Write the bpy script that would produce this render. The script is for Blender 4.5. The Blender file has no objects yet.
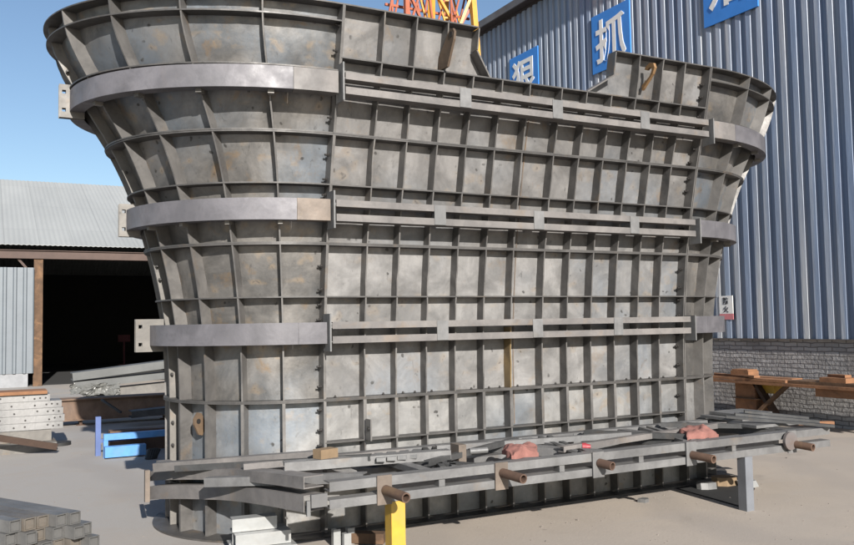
import bpy, math, random
import numpy as np
from mathutils import Vector, Matrix
random.seed(7)
R = math.radians
scene = bpy.context.scene
col = scene.collection

# ------------------------------------------------------------------ materials
def new_mat(name):
    m = bpy.data.materials.new(name); m.use_nodes = True
    nt = m.node_tree
    return m, nt, nt.nodes['Principled BSDF']

def nd(nt, t, **kw):
    n = nt.nodes.new(t)
    for k, v in kw.items(): setattr(n, k, v)
    return n

def mixc(nt, fac, a, b, blend='MIX'):
    n = nt.nodes.new('ShaderNodeMix'); n.data_type = 'RGBA'; n.blend_type = blend
    for sock, v in ((n.inputs[0], fac), (n.inputs[6], a), (n.inputs[7], b)):
        if hasattr(v, 'is_output'): nt.links.new(v, sock)
        elif isinstance(v, (int, float)): sock.default_value = v
        else: sock.default_value = (*v, 1)
    return n.outputs[2]

def ramp(nt, src, lo, hi, a=0.0, b=1.0):
    n = nt.nodes.new('ShaderNodeMapRange'); n.clamp = True
    nt.links.new(src, n.inputs[0])
    n.inputs[1].default_value = lo; n.inputs[2].default_value = hi
    n.inputs[3].default_value = a; n.inputs[4].default_value = b
    return n.outputs[0]

def noise(nt, vec, scale, detail=4, rough=.55, dist=0.0):
    n = nt.nodes.new('ShaderNodeTexNoise')
    n.inputs['Scale'].default_value = scale; n.inputs['Detail'].default_value = detail
    n.inputs['Roughness'].default_value = rough; n.inputs['Distortion'].default_value = dist
    if vec is not None: nt.links.new(vec, n.inputs['Vector'])
    return n.outputs['Fac']

def coords(nt, scale=(1, 1, 1), loc=(0, 0, 0)):
    tc = nt.nodes.new('ShaderNodeTexCoord'); mp = nt.nodes.new('ShaderNodeMapping')
    mp.inputs['Scale'].default_value = scale; mp.inputs['Location'].default_value = loc
    nt.links.new(tc.outputs['Object'], mp.inputs['Vector'])
    return mp.outputs['Vector']

ALB = .55
def steel(name, c1, c2, rust=.35, spots=.5, rough=.5, metal=.25, seed=0.0, blue=.0, streak=.42, rustc=(.30, .19, .09)):
    lum = lambda c: (c[0] + c[1] + c[2]) / 3
    c1 = tuple((x * .75 + lum(c1) * .25) * ALB for x in c1); c2 = tuple((x * .75 + lum(c2) * .25) * ALB * .86 for x in c2)
    rustc = tuple(x * .62 for x in rustc)
    m, nt, b = new_mat(name)
    v = coords(nt, loc=(seed, seed * 1.7, seed * .6))
    base = mixc(nt, ramp(nt, noise(nt, v, 1.9, 6, .62, .7), .40, .60), c1, c2)
    if blue > 0:
        base = mixc(nt, ramp(nt, noise(nt, coords(nt, loc=(3 + seed, 9, 1)), .9, 2), .5, .66, 0, blue), base, (.125, .155, .19))
    base = mixc(nt, ramp(nt, noise(nt, coords(nt, loc=(seed * 2, 1, 5)), 4.5, 6, .7, .8), .48, .72, 0, .45), base, tuple(x * .5 for x in c2))
    base = mixc(nt, ramp(nt, noise(nt, coords(nt, loc=(seed * 3, 7, 5)), 2.6, 5, .7, .3), .56, .74, 0, .4), base, tuple(min(1, x * 1.45) for x in c1))
    vq = coords(nt, (5, 5, 2.2), (seed, 2, 6))
    base = mixc(nt, ramp(nt, noise(nt, vq, 2.4, 6, .75, 1.2), .60, .70, 0, spots * .75), base, tuple(x * .35 for x in c2))
    vs = coords(nt, (9, 9, .7), (seed, 0, 0))
    base = mixc(nt, ramp(nt, noise(nt, vs, 1.8, 4), .5, .75, 0, streak), base, tuple(x * .6 for x in c1))
    if rust > 0:
        k = ramp(nt, noise(nt, coords(nt, loc=(seed + 5, 2, 7)), 3.4, 5, .65, .4), .59, .72, 0, rust)
        base = mixc(nt, k, base, rustc)
    if spots > 0:
        vo = nt.nodes.new('ShaderNodeTexVoronoi'); vo.inputs['Scale'].default_value = 10
        dz = nt.nodes.new('ShaderNodeTexNoise'); dz.inputs['Scale'].default_value = 14; nt.links.new(v, dz.inputs['Vector'])
        dm = nt.nodes.new('ShaderNodeMix'); dm.data_type = 'VECTOR'; dm.inputs[0].default_value = .06
        nt.links.new(coords(nt, loc=(seed, 4, 2)), dm.inputs[4]); nt.links.new(dz.outputs['Color'], dm.inputs[5])
        nt.links.new(dm.outputs[1], vo.inputs['Vector'])
        d = ramp(nt, vo.outputs['Distance'], .10, .17, 1, 0)
        g = ramp(nt, noise(nt, coords(nt, loc=(8, seed, 2)), 2.2, 2), .50, .55, 0, spots)
        mu = nd(nt, 'ShaderNodeMath', operation='MULTIPLY'); nt.links.new(d, mu.inputs[0]); nt.links.new(g, mu.inputs[1])
        base = mixc(nt, mu.outputs[0], base, (.022, .02, .018))
    if spots > .5:      # rows of weld heat marks: straw halo round a dark point
        vh = nt.nodes.new('ShaderNodeTexVoronoi'); vh.inputs['Scale'].default_value = 8
        hz = nt.nodes.new('ShaderNodeTexNoise'); hz.inputs['Scale'].default_value = 7; hz.inputs['Detail'].default_value = 4; nt.links.new(v, hz.inputs['Vector'])
        hm = nt.nodes.new('ShaderNodeMix'); hm.data_type = 'VECTOR'; hm.inputs[0].default_value = .22
        nt.links.new(coords(nt, loc=(seed * 1.3, 6, 3)), hm.inputs[4]); nt.links.new(hz.outputs['Color'], hm.inputs[5])
        nt.links.new(hm.outputs[1], vh.inputs['Vector'])
        band = ramp(nt, noise(nt, coords(nt, (.5, .5, 3.2), (seed, 5, 8)), 1.3, 2), .52, .57)
        for lo, hi, amt, cc in ((.16, .42, .38 if metal > .3 else .22, (.29, .21, .125)), (.05, .13, .6, (.05, .045, .045))):
            q_ = nd(nt, 'ShaderNodeMath', operation='MULTIPLY'); nt.links.new(ramp(nt, vh.outputs['Distance'], lo, hi, amt, 0), q_.inputs[0]); nt.links.new(band, q_.inputs[1])
            base = mixc(nt, q_.outputs[0], base, cc)
    fine = noise(nt, v, 45, 3)
    base = mixc(nt, ramp(nt, fine, .35, .7, 0, .25), base, tuple(x * .72 for x in c1))
    nt.links.new(base, b.inputs['Base Color'])
    b.inputs['Metallic'].default_value = metal
    nt.links.new(ramp(nt, noise(nt, v, 6, 4), .3, .7, rough - .1, rough + .16), b.inputs['Roughness'])
    bp = nt.nodes.new('ShaderNodeBump'); bp.inputs['Strength'].default_value = .25; bp.inputs['Distance'].default_value = .01
    nt.links.new(noise(nt, v, 9, 5), bp.inputs['Height']); nt.links.new(bp.outputs[0], b.inputs['Normal'])
    return m

def plain(name, c, rough=.6, metal=0.0, var=.25, scale=8.0, bump=.15, dirt=None):
    m, nt, b = new_mat(name)
    v = coords(nt)
    base = mixc(nt, ramp(nt, noise(nt, v, scale, 5, .6), .3, .7), c, tuple(x * (1 - var) for x in c))
    if dirt: base = mixc(nt, ramp(nt, noise(nt, v, scale * .45, 6, .7, .5), .5, .68, 0, .7), base, dirt)
    nt.links.new(base, b.inputs['Base Color'])
    b.inputs['Roughness'].default_value = rough; b.inputs['Metallic'].default_value = metal
    bp = nt.nodes.new('ShaderNodeBump'); bp.inputs['Strength'].default_value = bump; bp.inputs['Distance'].default_value = .01
    nt.links.new(noise(nt, v, scale * 3, 4), bp.inputs['Height']); nt.links.new(bp.outputs[0], b.inputs['Normal'])
    return m

M = {}
M['shell'] = steel('mill_scale_plate', (.39, .37, .352), (.245, .232, .222), rust=.5, spots=.8, blue=.35)
M['shell_mid'] = steel('mid_scale_plate', (.45, .433, .415), (.295, .285, .275), rust=.4, spots=.85, blue=.45, seed=11.4)
M['shell_end'] = steel('rolled_plate', (.375, .345, .31), (.195, .186, .176), rust=.7, spots=.85, blue=.7, seed=3.1, rough=.40, metal=.45)
M['shell_low'] = steel('bare_pale_plate', (.56, .545, .52), (.39, .385, .375), rust=.25, spots=.9, blue=.75, seed=6.3, rough=.4, metal=.4)
M['rib'] = steel('rib_plate', (.285, .265, .245), (.19, .178, .168), rust=.35, spots=.2, seed=1.3, streak=.2)
M['flange'] = steel('flange_plate', (.165, .152, .142), (.115, .108, .10), rust=.3, spots=.2, seed=2.2, streak=.1)
M['belt'] = steel('grey_primer_channel', (.24, .226, .25), (.19, .18, .20), rust=.06, spots=.12, seed=4.4, streak=.12, rough=.5, metal=.1)
M['rusty_belt'] = steel('rusty_channel', (.34, .255, .19), (.28, .215, .165), rust=.6, spots=.2, seed=4.9)
M['waler'] = steel('waler_channel', (.315, .282, .26), (.24, .22, .21), rust=.3, spots=.1, seed=5.5, streak=.1, rough=.6, metal=.05)
M['spacer'] = steel('bare_spacer', (.33, .325, .32), (.26, .26, .258), rust=.2, spots=0, seed=5.9)
M['ochre'] = steel('ochre_rib', (.52, .33, .09), (.40, .26, .10), rust=.5, spots=.1, seed=7.1)
M['tan'] = steel('tan_primed_plate', (.31, .28, .24), (.23, .21, .185), rust=.4, spots=.5, seed=7.7, metal=.05)
M['rail'] = steel('galvanised_rail', (.34, .335, .33), (.27, .265, .265), rust=.3, spots=.12, seed=8.8, rough=.48, metal=.3)
M['dark_steel'] = steel('dark_channel', (.14, .14, .14), (.09, .09, .09), rust=.2, spots=0, seed=9.1)
M['rust'] = steel('rust_brown', (.26, .13, .065), (.17, .085, .05), rust=.5, spots=.1, seed=1.9, metal=0, rough=.75)
M['lug_brown'] = steel('brown_lug', (.23, .135, .065), (.16, .10, .055), rust=.5, spots=.1, seed=2.9, metal=0, rough=.7)
M['lug_orange'] = steel('orange_lug', (.45, .22, .045), (.32, .16, .05), rust=.3, spots=.1, seed=3.9, metal=0, rough=.7)
M['rust_beam'] = steel('rusty_beam', (.38, .22, .125), (.28, .165, .10), rust=.4, spots=.1, seed=2.1, metal=0, rough=.8)
M['bolt'] = plain('black_bolt', (.035, .032, .03), .5, .3)
M['yellow'] = plain('yellow_paint', (.50, .30, .035), .5, 0, .2, 9, dirt=(.35, .24, .06))
M['craneyellow'] = plain('crane_yellow', (.60, .30, .05), .5, 0, .2)
M['craneorange'] = plain('crane_orange', (.36, .09, .035), .55, 0, .35, 3)
M['greytube'] = plain('grey_tube', (.19, .20, .22), .5, .3, .2, 5)
M['profile'] = plain('dull_grey_sheet', (.115, .118, .115), .6, .1, .3, 2)
M['tube_end'] = steel('tube_wall', (.29, .28, .265), (.22, .215, .205), rust=.2, spots=.1, seed=1.1, metal=.15)
M['tube_rust'] = steel('tube_rust', (.25, .215, .175), (.185, .165, .14), rust=.3, spots=.1, seed=1.6, metal=.05)
M['whitesteel'] = plain('zinc_white', (.31, .315, .31), .42, .25, .15, 9, dirt=(.27, .26, .24))
M['blue'] = plain('bright_blue_paint', (.085, .25, .54), .45, 0, .25, 6, dirt=(.12, .22, .36))
M['darkblue'] = plain('slate_blue_paint', (.07, .11, .26), .5, 0, .2, 6)
M['perf'] = steel('pale_perforated', (.44, .43, .42), (.36, .355, .35), rust=.2, spots=.1, seed=6.6)
M['wood'] = plain('weathered_wood', (.105, .06, .033), .85, 0, .4, 6, .4, dirt=(.20, .11, .055))
M['orangewood'] = plain('orange_board', (.24, .115, .055), .85, 0, .3, 5, .3, dirt=(.09, .045, .025))
M['darkwood'] = plain('dark_wood', (.05, .028, .018), .85, 0, .3, 6, .3)
M['tanwood'] = plain('pale_timber', (.21, .145, .085), .85, 0, .3, 6, .3)
M['rag'] = plain('pink_rag', (.26, .115, .095), .9, 0, .35, 10, .5)
M['redcap'] = plain('red_cap', (.28, .03, .04), .5)
M['black'] = plain('black_rubber_and_shadow', (.02, .02, .02), .7)
M['brownbeam'] = plain('red_oxide', (.075, .046, .036), .7, 0, .3, 3)
M['greywall'] = plain('grey_render', (.26, .265, .275), .9, 0, .25, 4)
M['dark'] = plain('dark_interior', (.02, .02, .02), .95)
M['pinkboard'] = plain('pink_board', (.14, .045, .06), .8)
M['fascia'] = plain('fascia_grey', (.15, .14, .14), .6, .1, .3, 3, dirt=(.12, .08, .06))
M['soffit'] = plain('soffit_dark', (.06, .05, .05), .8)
M['signblue'] = plain('sign_blue', (.045, .24, .68), .55, 0, .12, 3, .05)
M['signwhite'] = plain('sign_white', (.82, .80, .76), .6, 0, .08)
M['paperwhite'] = plain('paper_white', (.80, .79, .76), .7, 0, .08)
M['paperpink'] = plain('paper_pink', (.62, .22, .24), .7, 0, .15, 20)
M['ink'] = plain('black_ink', (.02, .02, .025), .7)

M['plastic'] = plain('crumpled_film', (.15, .15, .14), .35, 0, .3, 12)

def mk_ground():
    m, nt, b = new_mat('yard_concrete')
    v = coords(nt)
    c = mixc(nt, ramp(nt, noise(nt, v, .22, 5, .6, .4), .35, .65), (.36, .308, .255), (.31, .272, .235))
    tcg = nt.nodes.new('ShaderNodeTexCoord'); sg = nt.nodes.new('ShaderNodeSeparateXYZ'); nt.links.new(tcg.outputs['Object'], sg.inputs[0])
    ad_ = nd(nt, 'ShaderNodeMath', operation='ADD'); nt.links.new(sg.outputs['X'], ad_.inputs[0]); nt.links.new(ramp(nt, noise(nt, v, .5, 4), .3, .7, -1.5, 1.5), ad_.inputs[1])
    c = mixc(nt, ramp(nt, ad_.outputs[0], -.8, .8, .85, 0), c, (.285, .275, .262))
    c = mixc(nt, ramp(nt, noise(nt, v, 1.3, 6, .65, .5), .5, .72, 0, .55), c, (.29, .25, .21))
    wv = nt.nodes.new('ShaderNodeTexWave'); wv.inputs['Scale'].default_value = .55; wv.inputs['Distortion'].default_value = 5; wv.inputs['Detail'].default_value = 3; wv.inputs['Detail Scale'].default_value = .6
    nt.links.new(coords(nt, (.25, 1, 1)), wv.inputs['Vector'])
    c = mixc(nt, ramp(nt, wv.outputs['Fac'], .82, .98, 0, .28), c, (.22, .20, .185))
    oil = ramp(nt, noise(nt, coords(nt, loc=(4, 3, 0)), .8, 5, .6, .4), .62, .70, 0, .5)
    c = mixc(nt, oil, c, (.20, .175, .15))
    c = mixc(nt, ramp(nt, noise(nt, coords(nt, (.5, 2.2, 1)), 1.1, 4, .6, .8), .56, .7, 0, .3), c, (.30, .275, .25))
    c = mixc(nt, ramp(nt, noise(nt, v, 30, 4, .7), .45, .75, 0, .3), c, (.28, .245, .21))
    vo = nt.nodes.new('ShaderNodeTexVoronoi'); vo.inputs['Scale'].default_value = 2.6; nt.links.new(v, vo.inputs['Vector'])
    d = ramp(nt, vo.outputs['Distance'], .03, .075, 1, 0)
    g = ramp(nt, noise(nt, v, .7, 2), .53, .57, 0, .55)
    mu = nd(nt, 'ShaderNodeMath', operation='MULTIPLY'); nt.links.new(d, mu.inputs[0]); nt.links.new(g, mu.inputs[1])
    c = mixc(nt, mu.outputs[0], c, (.18, .15, .125))
    nt.links.new(c, b.inputs['Base Color']); b.inputs['Roughness'].default_value = .9
    bp = nt.nodes.new('ShaderNodeBump'); bp.inputs['Strength'].default_value = .35; bp.inputs['Distance'].default_value = .01
    nt.links.new(noise(nt, v, 38, 5, .7), bp.inputs['Height']); nt.links.new(bp.outputs[0], b.inputs['Normal'])
    return m
M['ground'] = mk_ground()

def mk_cladding():
    m, nt, b = new_mat('blue_grey_cladding')
    v = coords(nt)
    tc = nt.nodes.new('ShaderNodeTexCoord'); sp = nt.nodes.new('ShaderNodeSeparateXYZ'); nt.links.new(tc.outputs['Object'], sp.inputs[0])
    dv_ = nd(nt, 'ShaderNodeMath', operation='DIVIDE'); nt.links.new(sp.outputs['Y'], dv_.inputs[0]); dv_.inputs[1].default_value = .924
    fl_ = nd(nt, 'ShaderNodeMath', operation='FLOOR'); nt.links.new(dv_.outputs[0], fl_.inputs[0])
    wn = nt.nodes.new('ShaderNodeTexWhiteNoise'); wn.noise_dimensions = '1D'; nt.links.new(fl_.outputs[0], wn.inputs['W'])
    c = mixc(nt, wn.outputs['Value'], (.165, .212, .305), (.235, .275, .34))
    c = mixc(nt, ramp(nt, noise(nt, coords(nt, (1, 5, .10)), 1.0, 5, .6), .45, .66, 0, .85), c, (.40, .405, .41))
    c = mixc(nt, ramp(nt, noise(nt, coords(nt, (1, 9, .30), (3, 1, 2)), 1.2, 5, .65), .56, .8, 0, .6), c, (.12, .13, .17))
    c = mixc(nt, ramp(nt, noise(nt, coords(nt, (1, 7, .22), (8, 4, 1)), 1.1, 5, .7), .60, .78, 0, .45), c, (.22, .17, .13))
    c = mixc(nt, ramp(nt, noise(nt, v, .35, 3), .45, .6, 0, .5), c, (.19, .225, .29))
    fr_ = nd(nt, 'ShaderNodeMath', operation='FRACT'); nt.links.new(dv_.outputs[0], fr_.inputs[0])
    c = mixc(nt, ramp(nt, fr_.outputs[0], .015, .03, .55, 0), c, (.06, .065, .08))
    nt.links.new(c, b.inputs['Base Color']); b.inputs['Roughness'].default_value = .42; b.inputs['Metallic'].default_value = .1
    bp = nt.nodes.new('ShaderNodeBump'); bp.inputs['Strength'].default_value = .2; bp.inputs['Distance'].default_value = .03
    nt.links.new(noise(nt, coords(nt, (1, 2.5, .5)), 1.6, 4), bp.inputs['Height']); bp.inputs['Strength'].default_value = .5; nt.links.new(bp.outputs[0], b.inputs['Normal'])
    return m
M['cladding'] = mk_cladding()

def mk_brick():
    m, nt, b = new_mat('grey_painted_brick')
    tc = nt.nodes.new('ShaderNodeTexCoord')
    sx = nt.nodes.new('ShaderNodeSeparateXYZ'); nt.links.new(tc.outputs['Object'], sx.inputs[0])
    cx = nt.nodes.new('ShaderNodeCombineXYZ'); nt.links.new(sx.outputs['Y'], cx.inputs[0]); nt.links.new(sx.outputs['Z'], cx.inputs[1])
    wob = nt.nodes.new('ShaderNodeVectorMath'); wob.operation = 'ADD'
    nz = nt.nodes.new('ShaderNodeTexNoise'); nz.inputs['Scale'].default_value = 4; nt.links.new(tc.outputs['Object'], nz.inputs['Vector'])
    sc_ = nt.nodes.new('ShaderNodeVectorMath'); sc_.operation = 'SCALE'; sc_.inputs['Scale'].default_value = .055
    nt.links.new(nz.outputs['Color'], sc_.inputs[0])
    nt.links.new(cx.outputs[0], wob.inputs[0]); nt.links.new(sc_.outputs[0], wob.inputs[1])
    br = nt.nodes.new('ShaderNodeTexBrick')
    br.inputs['Scale'].default_value = 1; br.inputs['Brick Width'].default_value = .26; br.inputs['Row Height'].default_value = .072
    br.inputs['Mortar Size'].default_value = .009; br.inputs['Mortar Smooth'].default_value = .3
    br.inputs['Color1'].default_value = (.40, .385, .375, 1); br.inputs['Color2'].default_value = (.28, .27, .265, 1); br.inputs['Mortar'].default_value = (.15, .142, .14, 1)
    nt.links.new(wob.outputs[0], br.inputs['Vector'])
    c = mixc(nt, ramp(nt, noise(nt, tc.outputs['Object'], 1.4, 6, .65), .45, .7, 0, .6), br.outputs['Color'], (.16, .145, .135))
    nt.links.new(c, b.inputs['Base Color']); b.inputs['Roughness'].default_value = .9
    ad = nd(nt, 'ShaderNodeMath', operation='SUBTRACT'); nt.links.new(noise(nt, tc.outputs['Object'], 18, 4), ad.inputs[0]); nt.links.new(br.outputs['Fac'], ad.inputs[1])
    bp = nt.nodes.new('ShaderNodeBump'); bp.inputs['Strength'].default_value = .8; bp.inputs['Distance'].default_value = .015
    nt.links.new(ad.outputs[0], bp.inputs['Height']); nt.links.new(bp.outputs[0], b.inputs['Normal'])
    return m
M['brick'] = mk_brick()

def mk_roofsheet():
    m, nt, b = new_mat('fibre_cement_roof')
    c = mixc(nt, ramp(nt, noise(nt, coords(nt, (1, .3, .3)), .5, 4), .35, .65), (.285, .295, .292), (.24, .25, .25))
    wv = nt.nodes.new('ShaderNodeTexBrick')
    wv.inputs['Scale'].default_value = 1; wv.inputs['Brick Width'].default_value = 1.0; wv.inputs['Row Height'].default_value = 3.0
    wv.inputs['Mortar Size'].default_value = .012; wv.offset = 0
    wv.inputs['Color1'].default_value = (1, 1, 1, 1); wv.inputs['Color2'].default_value = (.95, .95, .95, 1); wv.inputs['Mortar'].default_value = (.80, .80, .80, 1)
    nt.links.new(coords(nt), wv.inputs['Vector'])
    c = mixc(nt, 1.0, c, wv.outputs['Color'], 'MULTIPLY')
    nt.links.new(c, b.inputs['Base Color']); b.inputs['Roughness'].default_value = .8
    return m
M['roof'] = mk_roofsheet()
M['shedwall'] = plain('pale_blue_sheet', (.125, .142, .158), .5, .1, .12, 2)

# ------------------------------------------------------------------ builders
ROOT = {}
class MB:
    def __init__(s): s.v = []; s.f = []; s.cut = None
    def add(s, vs, fs):
        n = len(s.v); s.v += [tuple(v) for v in vs]; s.f += [tuple(i + n for i in f) for f in fs]; return s
    def hexa(s, p):
        return s.add(p, [(0, 3, 2, 1), (4, 5, 6, 7), (0, 1, 5, 4), (1, 2, 6, 5), (2, 3, 7, 6), (3, 0, 4, 7)])
    def box(s, x0, x1, y0, y1, z0, z1):
        return s.hexa([(x0, y0, z0), (x1, y0, z0), (x1, y1, z0), (x0, y1, z0), (x0, y0, z1), (x1, y0, z1), (x1, y1, z1), (x0, y1, z1)])
    def bar(s, a, b, w, h, up=(0, 0, 1)):
        a, b = Vector(a), Vector(b); d = (b - a).normalized(); u = Vector(up)
        sd = d.cross(u)
        if sd.length < 1e-4: sd = d.cross(Vector((1, 0, 0)))
        sd.normalize(); u = sd.cross(d).normalized(); sd *= w / 2; u *= h / 2
        return s.hexa([a - sd - u, a + sd - u, b + sd - u, b - sd - u, a - sd + u, a + sd + u, b + sd + u, b - sd + u])
    def sweep(s, a, b, prof, up=(0, 0, 1)):
        """prism of a closed outline (side, up) from a to b"""
        a, b = Vector(a), Vector(b); d = (b - a).normalized(); sd = d.cross(Vector(up)).normalized(); u = sd.cross(d)
        n = len(prof)
        vs = [a + sd * x + u * y for x, y in prof] + [b + sd * x + u * y for x, y in prof]
        fs = [(i, (i + 1) % n, n + (i + 1) % n, n + i) for i in range(n)] + [tuple(range(n))[::-1], tuple(range(n, 2 * n))]
        return s.add(vs, fs)
    def cyl(s, a, b, r, n=14, r2=None, hole=0.0):
        a, b = Vector(a), Vector(b); d = (b - a).normalized()
        x = d.cross(Vector((0, 0, 1)))
        if x.length < 1e-3: x = Vector((1, 0, 0))
        x.normalize(); y = d.cross(x); r2 = r if r2 is None else r2
        ring = lambda c, q: [c + (x * math.cos(2 * math.pi * i / n) + y * math.sin(2 * math.pi * i / n)) * q for i in range(n)]
        side = [(i, (i + 1) % n, n + (i + 1) % n, n + i) for i in range(n)]
        if hole:
            vs = ring(a, r) + ring(b, r2) + ring(b, hole) + ring(a, hole)
            fs = list(side)
            fs += [(n + i, n + (i + 1) % n, 2 * n + (i + 1) % n, 2 * n + i) for i in range(n)]
            fs += [(2 * n + i, 2 * n + (i + 1) % n, 3 * n + (i + 1) % n, 3 * n + i) for i in range(n)]
            fs += [(3 * n + i, 3 * n + (i + 1) % n, (i + 1) % n, i) for i in range(n)]
            return s.add(vs, fs)
        return s.add(ring(a, r) + ring(b, r2), side + [tuple(range(n))[::-1], tuple(range(n, 2 * n))])
    def slab(s, grid0, grid1):
        """two matching grids (rows x cols) of points -> closed thick sheet"""
        nr, nc = len(grid0), len(grid0[0])
        g = [p for r in grid0 for p in r] + [p for r in grid1 for p in r]; N = nr * nc
        fs = []
        for i in range(nr - 1):
            for j in range(nc - 1):
                a, b, c, d = i * nc + j, i * nc + j + 1, (i + 1) * nc + j + 1, (i + 1) * nc + j
                fs += [(a, b, c, d), (N + d, N + c, N + b, N + a)]
        edge = [(0, j) for j in range(nc)] + [(i, nc - 1) for i in range(1, nr)] + [(nr - 1, j) for j in range(nc - 2, -1, -1)] + [(i, 0) for i in range(nr - 2, 0, -1)]
        ids = [i * nc + j for i, j in edge]
        for k in range(len(ids)):
            a, b = ids[k], ids[(k + 1) % len(ids)]; fs.append((b, a, N + a, N + b))
        return s.add(g, fs)
    def poly(s, pts, off):
        """flat polygon of 3D points, thickened by vector off"""
        n = len(pts); o = Vector(off)
        vs = [Vector(p) for p in pts] + [Vector(p) + o for p in pts]
        return s.add(vs, [tuple(range(n)), tuple(range(n, 2 * n))[::-1]] + [((i + 1) % n, i, n + i, n + (i + 1) % n) for i in range(n)])
    def build(s, name, mat, parent=None, smooth=False):
        me = bpy.data.meshes.new(name)
        if parent is not None: o0 = ROOT[parent.name]
        else:
            a = np.array([tuple(v) for v in s.v]); o0 = Vector(((a[:, 0].min() + a[:, 0].max()) / 2, (a[:, 1].min() + a[:, 1].max()) / 2, a[:, 2].min()))
        me.from_pydata([tuple(Vector(v) - o0) for v in s.v], [], s.f)
        import bmesh
        bm = bmesh.new(); bm.from_mesh(me); bmesh.ops.recalc_face_normals(bm, faces=bm.faces); bm.to_mesh(me); bm.free()
        me.materials.append(mat)
        if s.cut:      # faces from s.cut[0] on take the second material
            me.materials.append(s.cut[1])
            for k in range(s.cut[0], len(me.polygons)): me.polygons[k].material_index = 1
        if smooth:
            me.polygons.foreach_set('use_smooth', [True] * len(me.polygons))
            me.set_sharp_from_angle(angle=R(35))
        o = bpy.data.objects.new(name, me); col.objects.link(o)
        if parent is not None: o.parent = parent
        else: o.location = o0
        ROOT[o.name] = o0
        return o

def tag(o, label=None, cat=None, group=None, kind=None):
    for k, v in (('label', label), ('category', cat), ('group', group), ('kind', kind)):
        if v: o[k] = v
    return o
def thing(name, loc, label, cat, group=None):
    o = bpy.data.objects.new(name, None); col.objects.link(o); o.location = loc; o.empty_display_size = .2
    ROOT[o.name] = Vector(loc)
    return tag(o, label, cat, group)
def group_node(name, parent):
    """a part that itself has pieces: an Empty under its thing"""
    o = bpy.data.objects.new(name, None); col.objects.link(o); o.parent = parent
    ROOT[o.name] = ROOT[parent.name]
    return o

# ------------------------------------------------------------------ camera, sun, sky
F = 845.0
fwd_pit, roll, yaw = R(3.411), R(-1.004), R(27.808)
fw = Vector((math.sin(yaw) * math.cos(fwd_pit), math.cos(yaw) * math.cos(fwd_pit), math.sin(fwd_pit)))
r0 = Vector((math.cos(yaw), -math.sin(yaw), 0)); u0 = r0.cross(fw)
rr = r0 * math.cos(roll) + u0 * math.sin(roll); uu = -r0 * math.sin(roll) + u0 * math.cos(roll)
cd = bpy.data.cameras.new('camera'); cam = bpy.data.objects.new('camera', cd); col.objects.link(cam)
cam.matrix_world = Matrix(((rr.x, uu.x, -fw.x, -2.595), (rr.y, uu.y, -fw.y, -6.819), (rr.z, uu.z, -fw.z, 1.769), (0, 0, 0, 1)))
cd.sensor_fit = 'HORIZONTAL'; cd.sensor_width = 36; cd.lens = F / 854 * 36; cd.clip_end = 3000; cd.clip_start = .05
scene.camera = cam

SUN_EL, SUN_AZ = R(24), R(-7)          # azimuth measured from -Y towards +X
sdir = Vector((math.sin(SUN_AZ) * math.cos(SUN_EL), -math.cos(SUN_AZ) * math.cos(SUN_EL), math.sin(SUN_EL)))
sl = bpy.data.lights.new('sun', 'SUN'); sl.energy = 5.0; sl.angle = R(.53); sl.color = (1, .955, .895)
so = bpy.data.objects.new('sun', sl); col.objects.link(so); so.rotation_euler = sdir.to_track_quat('Z', 'Y').to_euler(); so.location = (0, -20, 20)
w = bpy.data.worlds.new('World'); scene.world = w; w.use_nodes = True
nt = w.node_tree; bg = nt.nodes['Background']
sky = nt.nodes.new('ShaderNodeTexSky'); sky.sky_type = 'NISHITA'; sky.sun_disc = False
sky.sun_elevation = SUN_EL; sky.sun_rotation = math.atan2(sdir.x, sdir.y)
sky.air_density = 1.0; sky.dust_density = .6; sky.ozone_density = 2.2
nt.links.new(sky.outputs[0], bg.inputs[0]); bg.inputs[1].default_value = .072
scene.view_settings.view_transform = 'Standard'; scene.view_settings.look = 'None'
scene.view_settings.exposure = .85; scene.view_settings.gamma = 1; scene.view_settings.use_curve_mapping = False

# ------------------------------------------------------------------ ground
g = MB(); g.add([(-400, -400, 0), (400, -400, 0), (400, 400, 0), (-400, 400, 0)], [(0, 1, 2, 3)])
tag(g.build('ground', M['ground']), 'pale tan concrete yard floor with faint stains and grit', 'ground', kind='structure')

# ------------------------------------------------------------------ the pier formwork
L, W, D = 4.12, 1.05, .116
def pchip(xs, ys):
    xs, ys = np.array(xs, float), np.array(ys, float); h = np.diff(xs); dl = np.diff(ys) / h
    m = np.zeros(len(xs)); m[0], m[-1] = dl[0], dl[-1]
    for i in range(1, len(xs) - 1):
        if dl[i - 1] * dl[i] > 0:
            w1, w2 = 2 * h[i] + h[i - 1], h[i] + 2 * h[i - 1]; m[i] = (w1 + w2) / (w1 / dl[i - 1] + w2 / dl[i])
    def f(z):
        i = min(max(int(np.searchsorted(xs, z)) - 1, 0), len(h) - 1); t = (z - xs[i]) / h[i]
        return float((2*t**3-3*t*t+1)*ys[i] + (t**3-2*t*t+t)*h[i]*m[i] + (3*t*t-2*t**3)*ys[i+1] + (t**3-t*t)*h[i]*m[i+1])
    return f
fd = pchip([0, 1.127, 1.6, 2.007, 2.456, 2.948, 3.362, 3.968, 4.389], [0, 0, .012, .044, .10, .195, .285, .45, .54])
fA = pchip([0, 1.127, 1.61, 2.007, 2.456, 2.948, 3.362, 3.654, 4.25, 4.389], [1.07, 1.07, 1.09, 1.145, 1.25, 1.41, 1.605, 1.80, 2.13, 2.165])
fAL = pchip([0, 1.127, 1.61, 2.007, 2.456, 2.948, 3.362, 3.654, 4.25, 4.389], [1.12, 1.125, 1.145, 1.20, 1.30, 1.45, 1.64, 1.82, 2.13, 2.155])
def slope(f, z): return math.hypot(1, (f(min(z + .05, 4.389)) - f(max(z - .05, 0))) / .1)
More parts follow.
